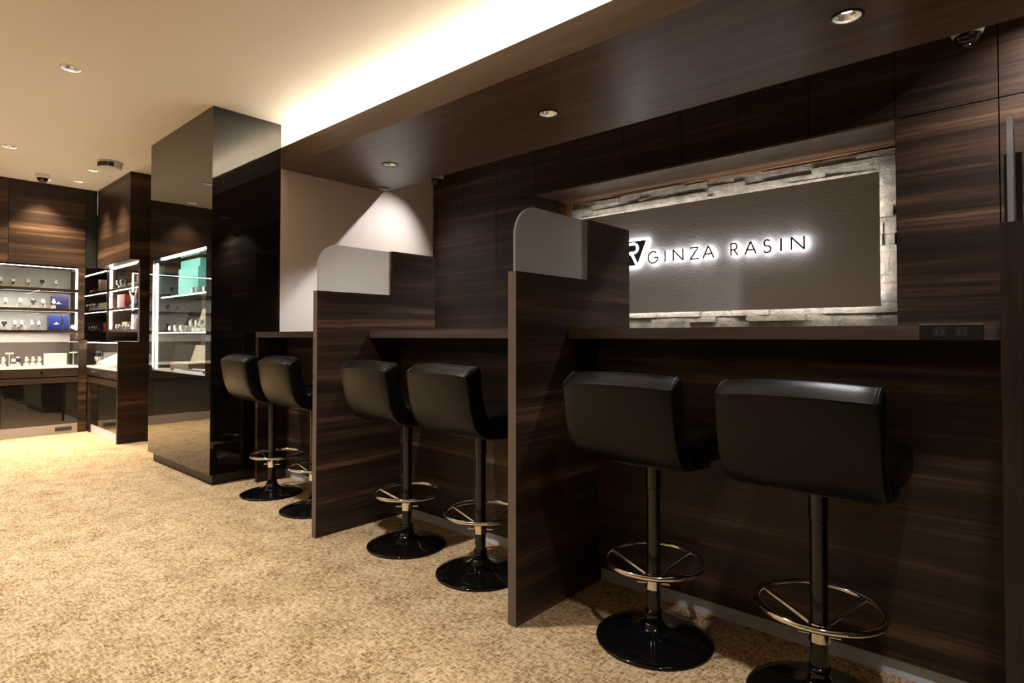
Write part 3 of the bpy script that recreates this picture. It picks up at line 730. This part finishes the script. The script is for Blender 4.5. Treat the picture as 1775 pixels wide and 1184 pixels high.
# second cabinet goods
def card_box(loc, size, mat, label, rz=0, band=None, lid=True): return gift_box('gift_box', loc, size, mat, label, rz=rz, band=band, lid=lid)
yb_ = 1.87
kx = yb_/1.9
def bx(v): return v*kx
card_box((bx(-8.57), yb_, 1.503), (.09, .06, .045), 'pink', 'small pale pink box leftmost on the top left shelf of second cabinet')
card_box((bx(-8.43), yb_, 1.503), (.07, .05, .055), 'red', 'small red box next to the pale one on the top left shelf')
card_box((bx(-8.33), yb_, 1.503), (.06, .05, .04), 'stand', 'small white box between two red ones on the top left shelf')
card_box((bx(-8.25), yb_-.01, 1.503), (.06, .05, .05), 'red', 'small red box beside the tall pink one, top left shelf')
card_box((bx(-8.165), yb_, 1.503), (.055, .07, .15), 'pink', 'tall pale pink box at the right of the top left shelf')
for i, (x_, k_) in enumerate(((-8.62, 2), (-8.50, 1), (-8.38, 1), (-8.27, 2))):
    put_watch(bx(x_), yb_-.02, 1.295, 0, k_, '%s from left, middle left shelf of second cabinet' % ordn(i+1), 'on the middle left shelf of the second cabinet')
card_box((bx(-8.42), yb_+.08, 1.295), (.50, .02, .105), 'cream', 'wide cream display card behind the watches on middle left shelf', lid=False)
for i, x_ in enumerate((-8.62, -8.50, -8.38, -8.27)):
    put_watch(bx(x_), yb_-.02, 1.067, 0, (0, 1, 0, 2)[i], '%s from left, lowest left shelf of second cabinet' % ordn(i+1), 'on the lowest left shelf of the second cabinet', False)
card_box((bx(-8.19), yb_+.05, 1.067), (.08, .05, .09), 'red', 'small dark red box at the right of the lowest left shelf')
for i, x_ in enumerate((-7.45, -7.32)):
    put_watch(bx(x_)*.985, 1.84, 1.503, 0, 0, '%s from left on top right shelf of second cabinet' % ordn(i+1), 'on the top right shelf of the second cabinet')
t = card_box((-6.83, 1.88, 1.503), (.22, .10, .045), 'pink', 'open pink box with red inside on the top right shelf', lid=False)
MB().box(-.11, .11, .035, .05, .046, .15).build('open_lid', 'pink', t, bevel=.002); MB().box(-.095, .095, .030, .0348, .05, .135).build('lid_lining', 'red', t)
card_box((-7.30, 1.89, 1.295), (.12, .09, .15), 'pink', 'pale box at the left of the red box on middle right shelf', lid=False)
card_box((-7.13, 1.88, 1.295), (.20, .10, .145), 'red', 'large red box on the middle right shelf of second cabinet', lid=False)
card_box((-6.62, 1.94, 1.295), (.34, .04, .17), 'orange', 'flat orange box leaning behind the white bow, middle right shelf', lid=False)
t = thing('ribbon_bow', (-6.78, 1.84, 1.295), 'big white ribbon bow on the middle right shelf of second cabinet', 'ribbon')
s = MB(); s.obox((-.05, 0, .095), (.035, .012, .20), (0, R(-38), 0)); s.build('loop', 'stand', t, bevel=.003)
s = MB(); s.obox((.05, .003, .095), (.035, .012, .20), (0, R(32), 0)); s.build('loop', 'stand', t, bevel=.003)
s = MB(); s.obox((-.03, .006, .03), (.20, .012, .03), (0, R(-14), 0)); s.build('tail', 'stand', t, bevel=.003)
card_box((-7.18, 1.90, 1.067), (.17, .06, .085), 'cream', 'cream box standing left on the lowest right shelf', lid=False)
card_box((-6.92, 1.93, 1.067), (.16, .05, .16), 'blue', 'dark blue box behind on the lowest right shelf', lid=False)
card_box((-6.72, 1.87, 1.067), (.14, .08, .11), 'pink', 'pale pink box with white lid at the right of lowest right shelf')
for i, x_ in enumerate((-7.22, -7.13, -6.98, -6.88, -6.80)):
    put_watch(x_, 1.815, 1.067, 0, (1, 0, 1, 0, 2)[i], '%s from left, lowest right shelf of second cabinet' % ordn(i+1), 'on the lowest right shelf of the second cabinet', False)
t = thing('display_tray', (-6.85, 1.74, .695), 'white sloping display pad inside the glass counter of second cabinet', 'display tray')
MB().prism([(-.12, 0), (.16, 0), (.16, .165), (.14, .165), (-.12, .03)], 'X', -.30, .36).build('pad', 'stand', t, bevel=.002)
for i in range(9):
    a_ = i % 3; b2 = i//3
    o = make_watch if False else None
    c_ = copy_tree(WP[(0, 3, 0)[a_]], (-7.05+b2*.21+.02*a_, 1.66+a_*.062, .735+a_*.034), 0, 'silver watch lying on the sloping pad, %s row, %s from left' % (ordn(a_+1), ordn(b2+1)), 'watches lying in the second glass counter')
    c_.rotation_euler = (R(-58), 0, 0)
for i, x_ in enumerate((-7.33, -7.25, -7.17)):
    put_watch(x_, 1.68, .695, 0, (1, 0, 1)[i], '%s from left in second glass counter' % ordn(i+1), 'standing in the second glass counter')

# column showcase goods
gift_box('gift_box', (-4.845, 1.76, 1.3045), (.40, .16, .225), 'teal', 'large pale teal box on the top glass shelf of the column showcase', lid=False)
gift_box('gift_box', (-4.845, 1.77, 1.5305), (.40, .15, .065), 'teal', 'shallow teal box lying on the large teal box in the column', lid=False)
for i, x_ in enumerate((-4.62, -4.50, -4.40)):
    put_watch(x_, 1.64, 1.3045, 0, (2, 1, 0)[i], '%s from left, top shelf of the column' % ordn(i+1), 'on the top glass shelf of the column', False)
def open_case(x, y, z, wd, label, hl):
    t = thing('watch_case', (x, y, z), label, 'watch case', 'open cream cases in the column showcase')
    MB().box(-wd/2, wd/2, -.09, .06, 0, .045).build('case_body', 'brown_box', t, bevel=.002)
    MB().box(-wd/2+.01, wd/2-.01, -.08, .05, .0455, .050).build('cushion', 'cream', t, bevel=.001)
    MB().prism([(.062, .044), (.074, .044), (.118, .044+hl), (.106, .044+hl)], 'X', -wd/2, wd/2).build('open_lid', 'cream', t, bevel=.002)
    return t
open_case(-4.90, 1.77, 1.030, .36, 'open cream watch case with raised lid on the middle glass shelf', .15)
open_case(-5.02, 1.77, .7405, .40, 'open cream watch case with raised lid on the showcase floor', .14)
for i in range(5):
    put_watch(-4.64+i*.082, 1.66+.01*i, 1.030, 0, (0, 2, 1, 2, 0)[i], '%s from left in tight row, middle glass shelf' % ordn(i+1), 'in the row on the middle glass shelf of the column', True)
for i in range(3):
    put_watch(-5.10+i*.12, 1.645, 1.030, 0, (0, 1, 0)[i], '%s from left before open case, middle shelf' % ordn(i+1), 'before the open case in the column', False)
for i in range(9):
    t = thing('bracelet', (-4.70+i*.058, 1.69, .7405), 'slim silver bracelet laid flat on showcase floor, %s of nine from left' % ordn(i+1), 'bracelet', 'silver bracelets on the showcase floor', rz=R(-24))
    MB().box(-.008, .008, -.10, .07, 0.002, .008).build('band', 'silver', t, bevel=.002)
    MB().box(-.012, .012, -.022, .004, .001, .013).build('clasp', 'stand', t, bevel=.003)
